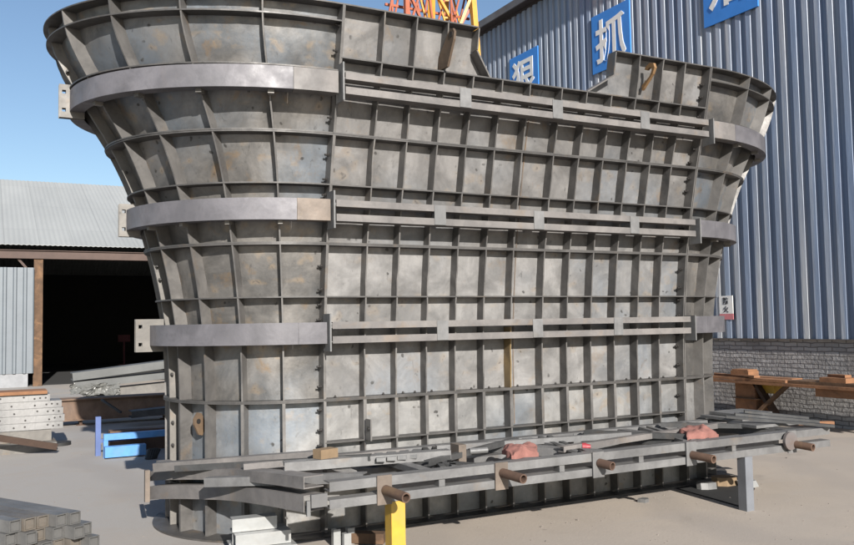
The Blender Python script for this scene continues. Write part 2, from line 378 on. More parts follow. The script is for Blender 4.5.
def semi(z, o, fA=fA):
    """semi axes of the ring at height z, o metres outside the fin tips"""
    if o <= 0: return fA(z) + o * slope(fA, z), W + fd(z) + o * slope(fd, z)
    return fA(z) + o, W + fd(z) + o
def P(seg, u, z, o, back=False):
    """seg left/flat/right; u = degrees from the joint line (round) or metres (flat)"""
    a, b = semi(z, o, fAL if seg == 'left' else fA)
    if seg == 'flat': x, y = u, W - b
    else:
        t = R(u); x, y = a * math.sin(t), W - b * math.cos(t)
        x = -x if seg == 'left' else L + x
    return Vector((x, 2 * W - y if back else y, z))
def lin(a, b, n): return [a + (b - a) * i / (n - 1) for i in range(n)]
def useg(seg, u0, u1): return lin(u0, u1, 2 if seg == 'flat' else max(2, int(abs(u1 - u0) / 3) + 1))
def zseg(z0, z1): return lin(z0, z1, max(2, int((z1 - z0) / .1) + 1))

def shell_mb(m, seg, u0, u1, z0, z1, back):
    us = lin(u0, u1, int((u1 - u0) / .12) + 2) if seg == 'flat' else lin(u0, u1, 31)
    zs = zseg(z0, z1); rnd = random.Random(hash((seg, round(z0, 2), back)) % 1000 if False else int(z0 * 100) + len(seg))
    g0, g1 = [], []
    for i, z in enumerate(zs):
        ra, rb = [], []
        for j, u in enumerate(us):
            e = 0 if i in (0, len(zs) - 1) or j in (0, len(us) - 1) else rnd.uniform(-.003, .003)
            ra.append(P(seg, u, z, -D + e, back)); rb.append(P(seg, u, z, -D - .008 + e, back))
        g0.append(ra); g1.append(rb)
    m.slab(g0, g1)
def rib_mb(m, seg, u, z0, z1, back, th=.011, tip=-.002, root=None, wob=0.0):
    root = -D - .003 if root is None else root
    g0, g1 = [], []
    for z in zseg(z0, z1):
        pi, po = P(seg, u, z, root, back), P(seg, u, z, tip, back)
        out = (po - pi); tn = Vector((-out.y, out.x, 0)).normalized() * th / 2
        wv = Vector((random.uniform(-wob, wob), 0, 0))
        g0.append([pi + tn, po + tn + wv]); g1.append([pi - tn, po - tn + wv])
    m.slab(g0, g1)
def flange_mb(m, seg, u0, u1, z, back, th=.012, o0=None, o1=0.0):
    o0 = -D - .003 if o0 is None else o0
    us = useg(seg, u0, u1)
    lo = [[P(seg, u, z, o0, back) + Vector((0, 0, -th / 2)) for u in us], [P(seg, u, z, o1, back) + Vector((0, 0, -th / 2)) for u in us]]
    hi = [[q + Vector((0, 0, th)) for q in r] for r in lo]
    m.slab(lo, hi)
def seg_bolt(m, seg, u, z, o, d, back=False, ln=.028, r=.014):
    """short bolt standing on a joint plate, along unit vector d"""
    p = P(seg, u, z, o, back); d = Vector(d)
    m.cyl(p, p + d * ln, r, 6); m.cyl(p + d * ln, p + d * (ln + .022), r * .55, 6)

form = thing('pier_formwork', (2.06, 1.05, 0), 'huge flared steel pier formwork with ribbed plate panels and rounded ends', 'steel formwork')
TIERS = [(0, 1.127), (1.127, 2.456), (2.456, 3.362), (3.362, 4.389)]
FLAT_FL = [[.765], [2.007], [2.948], [3.968]]
ROUND_FL = [[.42], [2.007], [2.948], [3.862, 4.25]]
RIBX = [0, .37, .675, .98, 1.28, 1.585, 1.89, 2.255, 2.555, 2.855, 3.16, 3.465, 3.765, L]
NL, NR = 1.29, 2.85        # notch in the top tier of the front face
for back in (False, True):
    for k, (z0, z1) in enumerate(TIERS):
        za, zb = z0 + .0064, z1 - .0064
        # ---- flat panel
        pm = MB()
        smat = (M['shell_low'], M['shell_mid'], M['shell'], M['shell'])[k]
        if k < 3:
            shell_mb(pm, 'flat', 0, L, z0, z1, back)
        else:
            shell_mb(pm, 'flat', 0, L, z0, 3.968, back)
            shell_mb(pm, 'flat', 0, NL, 3.968, z1, back); shell_mb(pm, 'flat', NR, L, 3.968, z1, back)
            for tri in (((NL, 3.968), (1.45, 3.968), (NL, 4.19)), ((2.55, 3.968), (NR, 3.968), (NR, 4.16))):
                pm.poly([P('flat', x, z, -D, back) for x, z in tri], (0, .008 if not back else -.008, 0))
        panel = pm.build('flat_panel', smat, form, True)
        for zf in [za] + FLAT_FL[k] + [zb]:
            if k == 0 and zf == za:
                fm = MB(); flange_mb(fm, 'flat', 0, L, .008, back, .016, o1=.1); fm.build('bottom_flange', M['flange'], panel); continue
            fm = MB()
            if k == 3 and zf == zb:
                for a, b in ((0, NL - .006), (NR + .006, L)):
                    f2 = MB(); flange_mb(f2, 'flat', a, b, zf, back); f2.build('flange', M['flange'], panel)
                continue
            flange_mb(fm, 'flat', 0, L, zf, back); fm.build('flange', M['flange'], panel)
        if k == 3:      # plates closing the sides of the notch
            for xa, lo, hi, sgn in ((NL, (1.45, 3.976), (NL, 4.19), 1), (NR, (2.55, 3.976), (NR, 4.16), -1)):
                f2 = MB(); rib_mb(f2, 'flat', xa, hi[1] + .004, zb - .008, back, .012); f2.build('notch_plate', M['rib'], panel)
                f2 = MB(); (xl, zl), (xh, zh) = lo, hi
                g0 = [[P('flat', xl, zl, -D, back), P('flat', xl, zl, 0, back)], [P('flat', xh, zh, -D, back), P('flat', xh, zh, 0, back)]]
                g1 = [[q + Vector((-.012 * sgn, 0, -.008)) for q in r] for r in g0]
                f2.slab(g0, g1); f2.build('notch_plate', M['rib'], panel)
        rm_all = MB()
        for i, x in enumerate(RIBX):
            rm = rm_all if back else MB()
            th = .03 if (k == 0 and 0 < i < 13) else .012
            zt = zb
            if k == 3 and NL - .02 < x < NR + .02: zt = 3.968
            xx = min(max(x, .006), L - .006)
            if k == 0 and 0 < i < 13:
                rib_mb(rm, 'flat', xx, .765, zt, back, th); rib_mb(rm, 'flat', xx, za, .76, back, .014)
            else:
                if i == 6 and k == 1 and not back:
                    r2 = MB(); rib_mb(r2, 'flat', xx, 1.72, zt, back, th); r2.build('rib', M['rib'], panel); zt = 1.718
                rib_mb(rm, 'flat', xx, za, zt, back, th, wob=.004 if 0 < i < 13 else 0)
            if not back: rm.build('rib', M['ochre'] if (i == 6 and k == 1) else M['rib'], panel)
        if back: rm_all.build('rib', M['rib'], panel)
        # ---- round ends
        for seg in ('left', 'right'):
            pm = MB(); shell_mb(pm, seg, 0, 90, z0, z1, back)
            panel = pm.build('curved_panel', M['shell_low'] if k == 0 else M['shell_end'], form, True)
            for zf in [za] + ROUND_FL[k] + [zb]:
                fm = MB()
                if k == 0 and zf == za: flange_mb(fm, seg, 0, 90, .008, back, .016, o1=.1); fm.build('bottom_flange', M['flange'], panel)
                else: flange_mb(fm, seg, 0, 90, zf, back); fm.build('flange', M['flange'], panel)
            rm_all = MB()
            for u in (0, 18, 36, 54, 72, 90):
                rm = rm_all if back else MB()
                if u == 90: 
                    rib_mb(rm, seg, 89.4, za, zb, back, .014, tip=-.035 if seg == 'left' else .0, root=-D)
                    if not back: rm.build('joint_flange', M['tan'], panel)
                    continue
                if u == 0:  # joint flange against the flat panel
                    g0 = [[P(seg, 0, z, o, back) + Vector((-.002 if seg == 'left' else .002, 0, 0)) for o in (-D, .004)] for z in zseg(za, zb)]
                    g1 = [[q + Vector((-.012 if seg == 'left' else .012, 0, 0)) for q in r] for r in g0]
                    rm.slab(g0, g1)
                    if not back: rm.build('joint_flange', M['rib'], panel)
                    continue
                rib_mb(rm, seg, u, za, zb, back, .026 if k == 0 else .013)
                if not back: rm.build('rib', M['rib'], panel)
            if back: rm_all.build('rib', M['rib'], panel)
# bolts on the joint flanges and on the tier flange that can be looked down on, each one a part
def one_bolt(p, d, ln=.03, r=.015, shank=.008):
    m = MB(); p, d = Vector(p), Vector(d)
    m.cyl(p, p + d * ln * .5, r, 6, r); m.cyl(p + d * ln * .48, p + d * (ln + shank), r * .6, 8); m.build('bolt', M['bolt'], form)
for seg, sg in (('left', -1), ('right', 1)):
    z = .74
    while z < 4.35:
        oo = -.065 + random.uniform(-.02, .02)
        if seg == 'left': p = P('flat', 0, z, oo) + Vector((-.0145, 0, 0)); one_bolt(p, (-1, 0, 0))
        else: p = P('flat', L, z, oo) + Vector((-.012, 0, 0)); one_bolt(p, (-1, 0, 0), .034, .018)
        z += random.choice((.13, .17, .2))
for z in (.72, .92, 1.35, 2.2, 2.32, 2.75, 3.15, 4.0):
    one_bolt(P('left', 89.0, z, -.055) + Vector((0, -.012, 0)), (0, -1, 0))
for i in range(13):
    x = (RIBX[i] + RIBX[i + 1]) / 2
    for dx in ((-.07,), (.05,), (-.06, .06))[i % 3]: one_bolt(P('flat', x + dx, 1.141, -.06), (0, 0, 1), .014, .014, .004)
m = MB(); m.slab([[P('flat', 1.985, z, -D + .006) for z in zseg(.78, 3.95)], [P('flat', 1.997, z, -D + .006) for z in zseg(.78, 3.95)]], [[P('flat', 1.985, z, -D - .002) for z in zseg(.78, 3.95)], [P('flat', 1.997, z, -D - .002) for z in zseg(.78, 3.95)]])
m.build('weld_seam', M['rusty_belt'], form)

# ---- ring belts on the round ends, double-channel walers on the flats
BELTS = [(3.654, .18), (2.634, .18), (1.61, .18)]
def belt_mb(m, seg, u0, u1, zl, h, back, dep=.122, zc=None):
    us = useg(seg, u0, u1); zc = zl if zc is None else zc
    def q(u, o, z): v = P(seg, u, zc, o, back); v.z = z; return v
    def sheet(oa, za_, ob, zb_, oc, zc_, od, zd_):
        m.slab([[q(u, oa, za_) for u in us], [q(u, ob, zb_) for u in us]], [[q(u, oc, zc_) for u in us], [q(u, od, zd_) for u in us]])
    sheet(dep, zl, dep, zl + h, dep - .009, zl, dep - .009, zl + h)                            # web
    sheet(.004, zl, dep - .009, zl, .004, zl + .010, dep - .009, zl + .010)                    # lower leg
    sheet(.004, zl + h - .010, dep - .009, zl + h - .010, .004, zl + h, dep - .009, zl + h)    # upper leg
for bi, (zl, h) in enumerate(BELTS):
    for back in (False, True):
        sy = -1 if not back else 1
        for seg in ('left', 'right'):
            sg = -1 if seg == 'left' else 1
            belt = MB(); belt_mb(belt, seg, 12.3, 88.6, zl, h, back)
            bo = belt.build('ring_belt', M['belt'], form, True)
            e = MB(); belt_mb(e, seg, 1.2, 12.2, zl, h, back)
            e.build('belt_end', M['rusty_belt'] if (bi == 1 and seg == 'left') else (M['waler'] if bi == 0 else M['belt']), bo, True)
            if bi < 2 and not back:
                for u in (18, 36, 54, 72):
                    p0, p1 = P(seg, u - 1.2, zl, .0), P(seg, u + .4, zl, .0); n_ = (P(seg, u, zl, .07) - P(seg, u, zl, 0))
                    e = MB(); dn = Vector((0, 0, -.030)); e.hexa([p0 + dn, p1 + dn, p1 + n_ + dn, p0 + n_ + dn, p0, p1, p1 + n_, p0 + n_]); e.build('support_tab', M['tan'], bo)
            # end plate at the joint with the flat
            e = MB(); x = 0 if seg == 'left' else L; b0 = W - (W + fd(zl))
            y0, y1 = b0 - .165, b0 - .006
            if back: y0, y1 = 2 * W - y1, 2 * W - y0
            dz0, dz1 = (-.065, .25) if seg == 'left' else (-.075, .19)
            e.box(min(x + sg * .004, x + sg * .018), max(x + sg * .004, x + sg * .018), y0, y1, zl + dz0, zl + h + dz1 - .18)
            e.build('end_plate', M['spacer'], bo)
            # end plate at the far tip of the round end, with two bolt holes
            a = (fAL if sg < 0 else fA)(zl); x0, x1 = a + .0, a + .122 + (.085, .06, .12)[bi] * (1 if sg < 0 else .2)
            xs = sorted((-x0 if sg < 0 else L + x0, -x1 if sg < 0 else L + x1))
            yy = W - .034 if not back else W + .020
            e = MB(); N = 12
            zc0, zc1 = zl - .055, zl + h + .055
            cx = xs[0] + .04 if sg < 0 else xs[1] - .04
            # plate made of strips round two holes
            e.box(xs[0], cx - .016, yy, yy + .014, zc0, zc1); e.box(cx + .016, xs[1], yy, yy + .014, zc0, zc1)
            e.box(cx - .016, cx + .016, yy, yy + .014, zc0, zc0 + .05); e.box(cx - .016, cx + .016, yy, yy + .014, zc0 + .082, zc1 - .082); e.box(cx - .016, cx + .016, yy, yy + .014, zc1 - .05, zc1)
            e.build('end_plate', M['tan'], bo)
        wal = group_node('waler', form)
        b0 = -fd(zl)
        for za_, zb_ in ((zl, zl + .060), (zl + .122, zl + .18)):
            c = MB()
            ya, yb = b0 - .125, b0 - .004
            if back: ya, yb = 2 * W - yb, 2 * W - ya
            yw = (ya, ya + .007) if not back else (yb - .007, yb)
            c.box(.022, L - .02, yw[0], yw[1], za_, zb_)
            yf = (ya + .007, yb) if not back else (ya, yb - .007)
            c.box(.022, L - .02, yf[0], yf[1], za_, za_ + .008); c.box(.022, L - .02, yf[0], yf[1], zb_ - .008, zb_)
            c.build('channel', M['waler'], wal)
        for xs in ((1.10, 2.10, 3.17), (.95, 2.02, 3.2), (1.02, 2.06, 3.05))[bi]:
            c = MB(); ya = b0 - .131 if not back else 2 * W - (b0 - .1255)
            c.box(xs, xs + .115, ya, ya + .0055, zl + .003, zl + .177); c.build('spacer_plate', M['spacer'], wal)

# ---- lifting lugs, turned-over lug plates
def lug(outline, x, mat, hole, parent, th=.022):
    """plate in the YZ plane: outline [(y,z)], drilled by a dark bush"""
    m = MB(); m.poly([(x, y, z) for y, z in outline], (th, 0, 0)); o = m.build('lifting_lug', mat, parent)
    h = MB(); h.cyl((x - .004, hole[0], hole[1]), (x + th + .004, hole[0], hole[1]), .026, 14); h.build('lug_hole', M['bolt'], o)
    return o
lug([(-.36, 3.99), (-.36, 4.10), (-.54, 4.27), (-.58, 4.30), (-.63, 4.295), (-.655, 4.26), (-.64, 4.20), (-.52, 3.99)], .96, M['lug_brown'], (-.60, 4.25), form)
m = MB()
arc = [(-.40, 4.08), (-.43, 4.10), (-.60, 4.24), (-.64, 4.31), (-.62, 4.37), (-.55, 4.39), (-.48, 4.36), (-.46, 4.33), (-.50, 4.31), (-.55, 4.335), (-.585, 4.32), (-.585, 4.28), (-.54, 4.22), (-.40, 4.14)]
m.poly([(3.27, y, z) for y, z in [(-.46 + (y + .46) * .8, 4.07 + (z - 4.08) * .8) for y, z in arc]], (.03, 0, 0)); m.build('lifting_hook', M['lug_orange'], form)
for seg, u, z, mt in (('left', 61, .87, 'lug_brown'), ('right', 80, .84, 'whitesteel')):
    pi = P(seg, u, z, -D + .01); po = P(seg, u, z, .08); d = (po - pi).normalized()
    m = MB(); q = lambda a, b: pi + d * a + Vector((0, 0, b))
    tn = Vector((-d.y, d.x, 0)) * .02
    m.poly([q(0, .02), q(.0, .09), q(.04, .16), q(.08, .17), q(.12, .12), q(.12, .07), q(.07, -.02), q(.03, -.03)], tn); o = m.build('lifting_lug', M[mt], form)
    h = MB(); c = q(.075, .095); h.cyl(c - tn * .2, c + tn * 1.2, .022, 12); h.build('lug_hole', M['bolt'], o)

exec_blocks = []
# ------------------------------------------------------------------ waler frame on legs in front of the formwork
fr = thing('waler_frame', (2, -.6, 0), 'long steel waler frame of double channel rails on short legs before the formwork', 'steel frame')
ZL = .495
def double_rail(name, a, b, parent, dep=.11, mat='rail', outw=-1):
    node = group_node(name, parent)
    for za_, zb_ in ((ZL, ZL + .062), (ZL + .118, ZL + .184)):
        c = MB(); a_, b_ = Vector(a), Vector(b)
        t = .007
        prof = [(-dep / 2, za_), (dep / 2, za_), (dep / 2, zb_), (-dep / 2, zb_), (-dep / 2, zb_ - t), (dep / 2 - t, zb_ - t), (dep / 2 - t, za_ + t), (-dep / 2, za_ + t)]
        c.sweep((a_.x, a_.y, 0), (b_.x, b_.y, 0), prof); c.build('channel', M[mat], node)
    return node
ir = double_rail('inner_rail', (.02, -.085), (4.62, -.085), fr)
orl = double_rail('outer_rail', (-.45, -1.195), (4.78, -1.19), fr)
for x in (.42, 1.52, 2.35, 3.45):        # packers seen in the gap
    c = MB(); c.box(x, x + .05, -1.235, -1.16, ZL + .0625, ZL + .1175); c.build('packer', M['rail'], orl)
for y in (-.76, -.38):       # long channels filling the deck of the frame
    double = MB(); double.sweep((.1, y, 0), (4.55, y, 0), [(-.07, .46), (.07, .46), (.07, .60), (-.07, .60), (-.07, .59), (.06, .59), (.06, .47), (-.07, .47)]); double.build('deck_channel', M['rail'], fr)
for x in (.62, 1.55, 2.5, 3.4):
    c = MB(); c.box(x, x + .10, -.148, -.142, ZL + .004, ZL + .178); c.build('spacer_plate', M['spacer'], ir)
def curve_rail(name, fx, fy, ts, parent, dep, zs, mat, cx=0, cy=1.0):
    node = group_node(name, parent)
    for za_, zb_ in zs:
        c = MB()
        def q(t, o, z): return Vector((cx - (fx + o) * math.sin(t), cy - (fy + o) * math.cos(t), z))
        for (oa, z_a, ob, z_b) in ((-.008, za_, 0, zb_), (-dep, za_, -.008, za_ + .008), (-dep, zb_ - .008, -.008, zb_)):
            c.slab([[q(t, oa, z_a) for t in ts], [q(t, ob, z_a) for t in ts]], [[q(t, oa, z_b) for t in ts], [q(t, ob, z_b) for t in ts]])
        c.build('channel', M[mat], node, True)
    return node
def path_rail(name, pts, parent, dep, z_off, h, mat):
    """channel bent along a path of points (its lower outer edge), web outwards"""
    P_ = [Vector(p) for p in pts]; q = []
    for i in range(len(P_) - 1):
        p0, p1, p2, p3 = P_[max(i - 1, 0)], P_[i], P_[i + 1], P_[min(i + 2, len(P_) - 1)]
        for k in range(6):
            t = k / 6; q.append(.5 * ((2 * p1) + (p2 - p0) * t + (2 * p0 - 5 * p1 + 4 * p2 - p3) * t * t + (3 * p1 - p0 - 3 * p2 + p3) * t ** 3))
    q.append(P_[-1])
    nrm = []
    for i in range(len(q)):
        t = (q[min(i + 1, len(q) - 1)] - q[max(i - 1, 0)]); n_ = Vector((t.y, -t.x, 0)).normalized()
        nrm.append(-n_ if n_.x + n_.y > 0 else n_)
    at = lambda i, o, z: q[i] + nrm[i] * o + Vector((0, 0, z_off + z))
    c = MB(); I = range(len(q))
    for oa, za_, ob, zb_ in ((-.008, 0, 0, h), (-dep, 0, -.008, .008), (-dep, h - .008, -.008, h)):
        c.slab([[at(i, oa, za_) for i in I], [at(i, ob, za_) for i in I]], [[at(i, oa, zb_) for i in I], [at(i, ob, zb_) for i in I]])
    return c.build(name, M[mat], parent, True)
path = [(-1.27, .98, .265), (-1.17, .72, .305), (-.99, .36, .345), (-.82, -.02, .38), (-.70, -.55, .425), (-.60, -1.14, .47)]
cr = group_node('curved_rail', fr)
path_rail('channel', path, cr, .16, 0, .115, 'waler'); path_rail('channel', path, cr, .16, .16, .085, 'waler')
c = MB(); c.box(-1.315, -1.275, .95, 1.0, .25, .525); c.build('end_plate', M['rusty_belt'], cr)
cr2 = curve_rail('curved_rail', 1.20, 1.14, [R(a) for a in range(2, 89, 3)], fr, .11, ((.52, .60),), 'waler', cx=-.02, cy=1.05)
c = MB(); c.box(-.60, -.575, -1.21, -1.19, .455, .56); c.build('end_plate', M['spacer'], orl)
c = MB(); c.box(-.57, -.452, -1.215, -1.19, .51, .60); c.build('splice_block', M['rail'], orl)
x = .15; fl = 0
while x < 4.3:
    c = MB(); a, b = ((x, -.15), (x + .55, -1.12)) if fl % 2 == 0 else ((x + .1, -.15), (x - .25, -1.12))
    for dx in (0, .10):
        c.bar((a[0] + dx, a[1], .641), (b[0] + dx, b[1], .641), .045, .075)
    c.build('diagonal_brace', M['dark_steel'] if fl % 3 != 2 else M['rail'], fr); x += .62; fl += 1
for x in (.35, 1.95, 3.1, 4.35):
    c = MB(); c.bar((x, -.15, .652), (x + .02, -1.13, .652), .10, .046); c.build('cross_member', M['rail'], fr)
for i, (x, zc) in enumerate(((-.03, .585), (.96, .61), (1.9, .60), (2.93, .575), (4.22, .565))):
    c = MB(); c.box(x - .065, x + .05, -1.266, -1.256, ZL - .012, ZL + .195)
    bo = c.build('bracket_plate', M['rusty_belt'] if i < 2 else M['rail'], fr)
    ln = (.27, .24, .13, .22, .20)[i]
    c = MB(); c.cyl((x, -1.264, zc), (x + .03, -1.264 - ln, zc - .012), .036, 16, hole=.026); c.build('pipe_sleeve', M['rust'], bo, True)
c = MB(); c.cyl((4.16, -1.27, .60), (4.16, -1.30, .60), .085, 18); c.build('hinge_disc', M['fascia'], fr, True)
c = MB(); c.box(3.605, 3.70, -1.24, -1.145, 0.0, ZL - .002); c.build('leg', M['greytube'], fr)
lg = MB(); lg.box(.02, .13, -1.25, -1.14, 0.0, ZL - .002); o = lg.build('leg', M['yellow'], fr); tag(o, 'yellow painted leg')
m = MB(); m.box(.358, .372, -.135, -.03, .77, .95); lg_ = m.build('lifting_lug', M['rib'], form)
m = MB(); m.cyl((.350, -.095, .87), (.380, -.095, .87), .02, 12); m.build('lug_hole', M['bolt'], lg_)
c = MB(); c.bar((.86, -.70, .69), (.93, -.70, .69), .14, .16); c.build('bracket_plate', M['rusty_belt'], fr)
c = MB(); c.cyl((1.0, -.70, .70), (1.16, -.72, .70), .025, 12); c.build('tie_bolt', M['spacer'], fr)
# loose bars thrown on the frame
def loose(name, a, b, w_, h_, mat, label, cat='steel bar', grp='loose steel lying on the waler frame'):
    m = MB(); t = min(w_, h_) * .14
    prof = [(-w_/2, -h_/2), (w_/2, -h_/2), (w_/2, h_/2), (-w_/2, h_/2), (-w_/2, h_/2 - t), (w_/2 - t, h_/2 - t), (w_/2 - t, -h_/2 + t), (-w_/2, -h_/2 + t)]
    m.sweep(a, b, prof); return tag(m.build(name, M[mat]), label, cat, grp)
loose('steel_channel', (-1.28, .62, .60), (-.15, -.42, .74), .10, .07, 'waler', 'loose grey channel lying slantwise over the curved rails at the left end')
loose('steel_channel', (-1.0, .0, .545), (-.05, -.95, .63), .09, .07, 'rail', 'loose channel in front of the slanting one, lower end on curved rails')
loose('steel_channel', (-.55, -.55, .70), (.75, -.80, .715), .11, .07, 'rail', 'loose channel bridging the curved rails and the straight frame')
m = MB(); m.bar((-.30, -.60, .775), (-.14, -.55, .775), .10, .07); tag(m.build('wood_block', M['tanwood']), 'tan wooden block on the frame where curved and straight rails meet', 'wood block')
m = MB()
for i in range(4): m.bar((.15 + i * .09, -.80, .72), (.30 + i * .12, -.42, .70), .07, .03)
tag(m.build('clamp_set', M['spacer']), 'row of small bare steel clamps lying on the frame near its left end', 'clamps')

for a_, b_, w_, h_, mt, lb in (((.9, -.30, .685), (2.9, -.62, .69), .06, .05, 'rail', 'thin loose angle lying slantwise on the frame deck before the middle panels'),
        ((1.75, -.95, .685), (4.1, -.55, .69), .07, .05, 'waler', 'long loose channel slanting along the right half of the frame deck'),
        ((.45, -.98, .69), (1.75, -.28, .69), .05, .045, 'dark_steel', 'dark loose angle crossing the left part of the frame deck'),
        ((2.55, -.25, .69), (3.15, -1.05, .69), .06, .05, 'dark_steel', 'dark loose angle crossing the deck between the two rags'),
        ((3.55, -.22, .69), (4.3, -.92, .69), .05, .045, 'dark_steel', 'dark loose angle crossing the deck beyond the right rag'),
        ((-.75, -.15, .66), (.55, -.40, .70), .06, .05, 'waler', 'thin loose channel reaching from the curved rails to the straight deck'),
        ((-1.15, .45, .60), (.1, -.72, .735), .05, .05, 'dark_steel', 'thin dark bar lying on the curved rails at the left end')):
    loose('steel_bar', a_, b_, w_, h_, mt, lb)
# right hand end: plates and dark bars
for i, (x0, x1, y0, y1, z, mt, lb) in enumerate((
    (4.28, 4.98, -.62, -.05, .70, 'rail', 'bottom flat steel plate of the small pile at the right frame end'),
    (4.10, 4.80, -.95, -.55, .685, 'spacer', 'separate pale flat plate lying forward of the pile at the right frame end'),
    (4.38, 4.86, -.50, -.08, .735, 'spacer', 'top pale steel plate of the small pile at the right frame end'))):
    m = MB(); m.box(x0, x1, y0, y1, z, z + .028); tag(m.build('steel_plate', M[mt]), lb, 'steel plate', 'plates on the right frame end')
for i, (a, b, lb) in enumerate((((4.05, -.62, .775), (4.75, -1.32, .70), 'dark flat bar lying across the right frame end, nearest the camera'),
                                ((4.25, -.55, .78), (4.88, -1.05, .71), 'dark flat bar in the middle of three across the right frame end'),
                                ((4.50, -.45, .785), (4.98, -.85, .72), 'dark flat bar lying farthest back across the right frame end'))):
    m = MB(); m.bar(a, b, .07, .025); tag(m.build('flat_bar', M['dark_steel']), lb, 'flat bar', 'dark bars on the right frame end')
m = MB(); m.bar((4.72, -.92, .69), (5.05, -1.08, .69), .07, .03); tag(m.build('board_offcut', M['orangewood']), 'short orange board lying at the far right tip of the frame', 'board')
# rags
def rag(c, sx, sy, h, label):
    rnd = random.Random(int(c[0] * 100)); n, mm = 44, 34; g0 = []
    ph = [rnd.uniform(0, 6.3) for _ in range(8)]
    for i in range(n):
        row = []
        for j in range(mm):
            u, v = i / (n - 1) * 2 - 1, j / (mm - 1) * 2 - 1
            e = max(0.0, 1 - (abs(u) ** 2.6 + abs(v) ** 2.6) * .62)
            fold = .62 + .24 * math.sin(4.2 * u + 1.8 * v + ph[0]) + .16 * math.sin(3 * v - 3.4 * u + ph[1]) + .07 * math.sin(8 * v + 4 * u * v + ph[2]) + .03 * math.sin(13 * u - 7 * v + ph[3])
            zz = h * math.sqrt(e) * (.35 + .65 * max(0.0, fold)) + .003 * math.sin(12 * u + 9 * v)
            out = 1 + .10 * math.sin(5 * v + ph[4]) + .07 * math.sin(9 * u + ph[5])
            row.append(Vector((c[0] + u * sx * out + .05 * v, c[1] + v * sy * (1 + .12 * math.sin(4 * u + ph[6])), c[2] + .012 + zz)))
        g0.append(row)
    m = MB(); m.slab(g0, [[Vector((q.x, q.y, c[2] - .02)) for q in r] for r in g0])
    return tag(m.build('rag', M['rag'], None, True), label, 'rag', 'pink rags on the frame')
rag((1.36, -.92, .685),   .145, .13, .075, 'pink cloth rag bunched on the frame before the middle of the formwork')
rag((3.30, -.96, .685),   .165, .14, .085, 'pink cloth rag bunched on the frame near its right end')
m = MB(); m.cyl((1.99, -.93, .682), (2.02, -.95, .682), .035, 14); m.cyl((2.02, -.95, .682), (2.05, -.97, .682), .028, 14, .02)
tag(m.build('pipe_cap', M['redcap'], None, True), 'small red pipe cap lying on the frame between the two rags', 'cap')

m = MB(); m.poly([(3.69, -1.12, .002), (3.87, .16, .002), (4.6, .02, .002), (4.50, -.55, .002)], (0, 0, .006)); tag(m.build('shadow_patch', M['black']), 'dark shadow patch put in as a flat black sheet on the ground behind the grey frame leg', 'steel plate')  # thin black sheet laid down as a painted shadow behind the leg
# debris on the ground by the grey leg
rnd = random.Random(4)
for i, (px, py, sz, mt, lb) in enumerate(((4.35, -.25, .13, 'tanwood', 'tan broken lump on the ground behind the grey frame leg'), (4.05, -.30, .10, 'spacer', 'pale steel scrap on the ground left of the tan lump'),
        (4.55, -.42, .09, 'whitesteel', 'whitish scrap on the ground right of the tan lump'), (3.1, .0 - .42, .05, 'spacer', 'small bright offcut lying at the foot of the formwork'))):
    m = MB(); pts = []
    for a in range(7):
        t = a / 7 * 2 * math.pi; r_ = sz * rnd.uniform(.6, 1.1); pts.append((px + r_ * math.cos(t) * 1.3, py + r_ * math.sin(t), .0))
    m.poly(pts, (rnd.uniform(-.03, .03), rnd.uniform(-.02, .04), sz * .7)); tag(m.build('scrap_lump', M[mt]), lb, 'scrap')

# ------------------------------------------------------------------ tube stack, front left
dv = Vector((-.5, .866, 0)); sv = Vector((.866, .5, 0))     # run of the tubes; across the stack
S = .086
org = Vector((-1.88, -.14, 0)) - (sv * (S + .004) - dv * .05) * 5
ROWS = ['bottom row', 'second row up', 'middle row', 'row below top', 'top row']
ORD = ['first', 'second', 'third', 'fourth', 'fifth', 'sixth', 'seventh', 'eighth']
for r_ in range(5):
    for k in range(6 if r_ < 4 else 5):
        off = rnd.uniform(-.05, .05) + k * .05
        a = org + sv * (k * (S + .005) + rnd.uniform(0, .003) + (.0, .03, .01, .0, .02)[r_]) - dv * off + Vector((0, 0, r_ * (S + .003) + S / 2 + .002))
        b = a + dv * 5.6
        tb = MB(); h = S / 2; t = .006; sd = (b - a).normalized().cross(Vector((0, 0, 1)))
        o_ = [(-h, -h), (h, -h), (h, h), (-h, h)]; i_ = [(x * .84, y * .84) for x, y in o_]
        up = Vector((0, 0, 1))
        vs = [p + sd * x + up * y for p in (a, b) for x, y in o_] + [p + sd * x + up * y for p in (a, b) for x, y in i_]
        fs = []
        for q in range(4):
            q2 = (q + 1) % 4
            fs += [(q, q2, 4 + q2, 4 + q), (8 + q2, 8 + q, 12 + q, 12 + q2), (q2, q, 8 + q, 8 + q2), (4 + q, 4 + q2, 12 + q2, 12 + q)]
        dd = (b - a).normalized() * .018; nv = len(vs)
        vs += [a + dd + sd * x + up * y for x, y in i_]; fs.append((nv, nv + 1, nv + 2, nv + 3))
        tb.add(vs, fs)
        o = tb.build('square_tube', M['tube_end'] if rnd.random() < .6 else M['tube_rust'])
        tag(o, f"square steel tube in the front left stack, {ROWS[r_]}, {ORD[k]} from left", 'steel tube', 'square tubes stacked at front left')

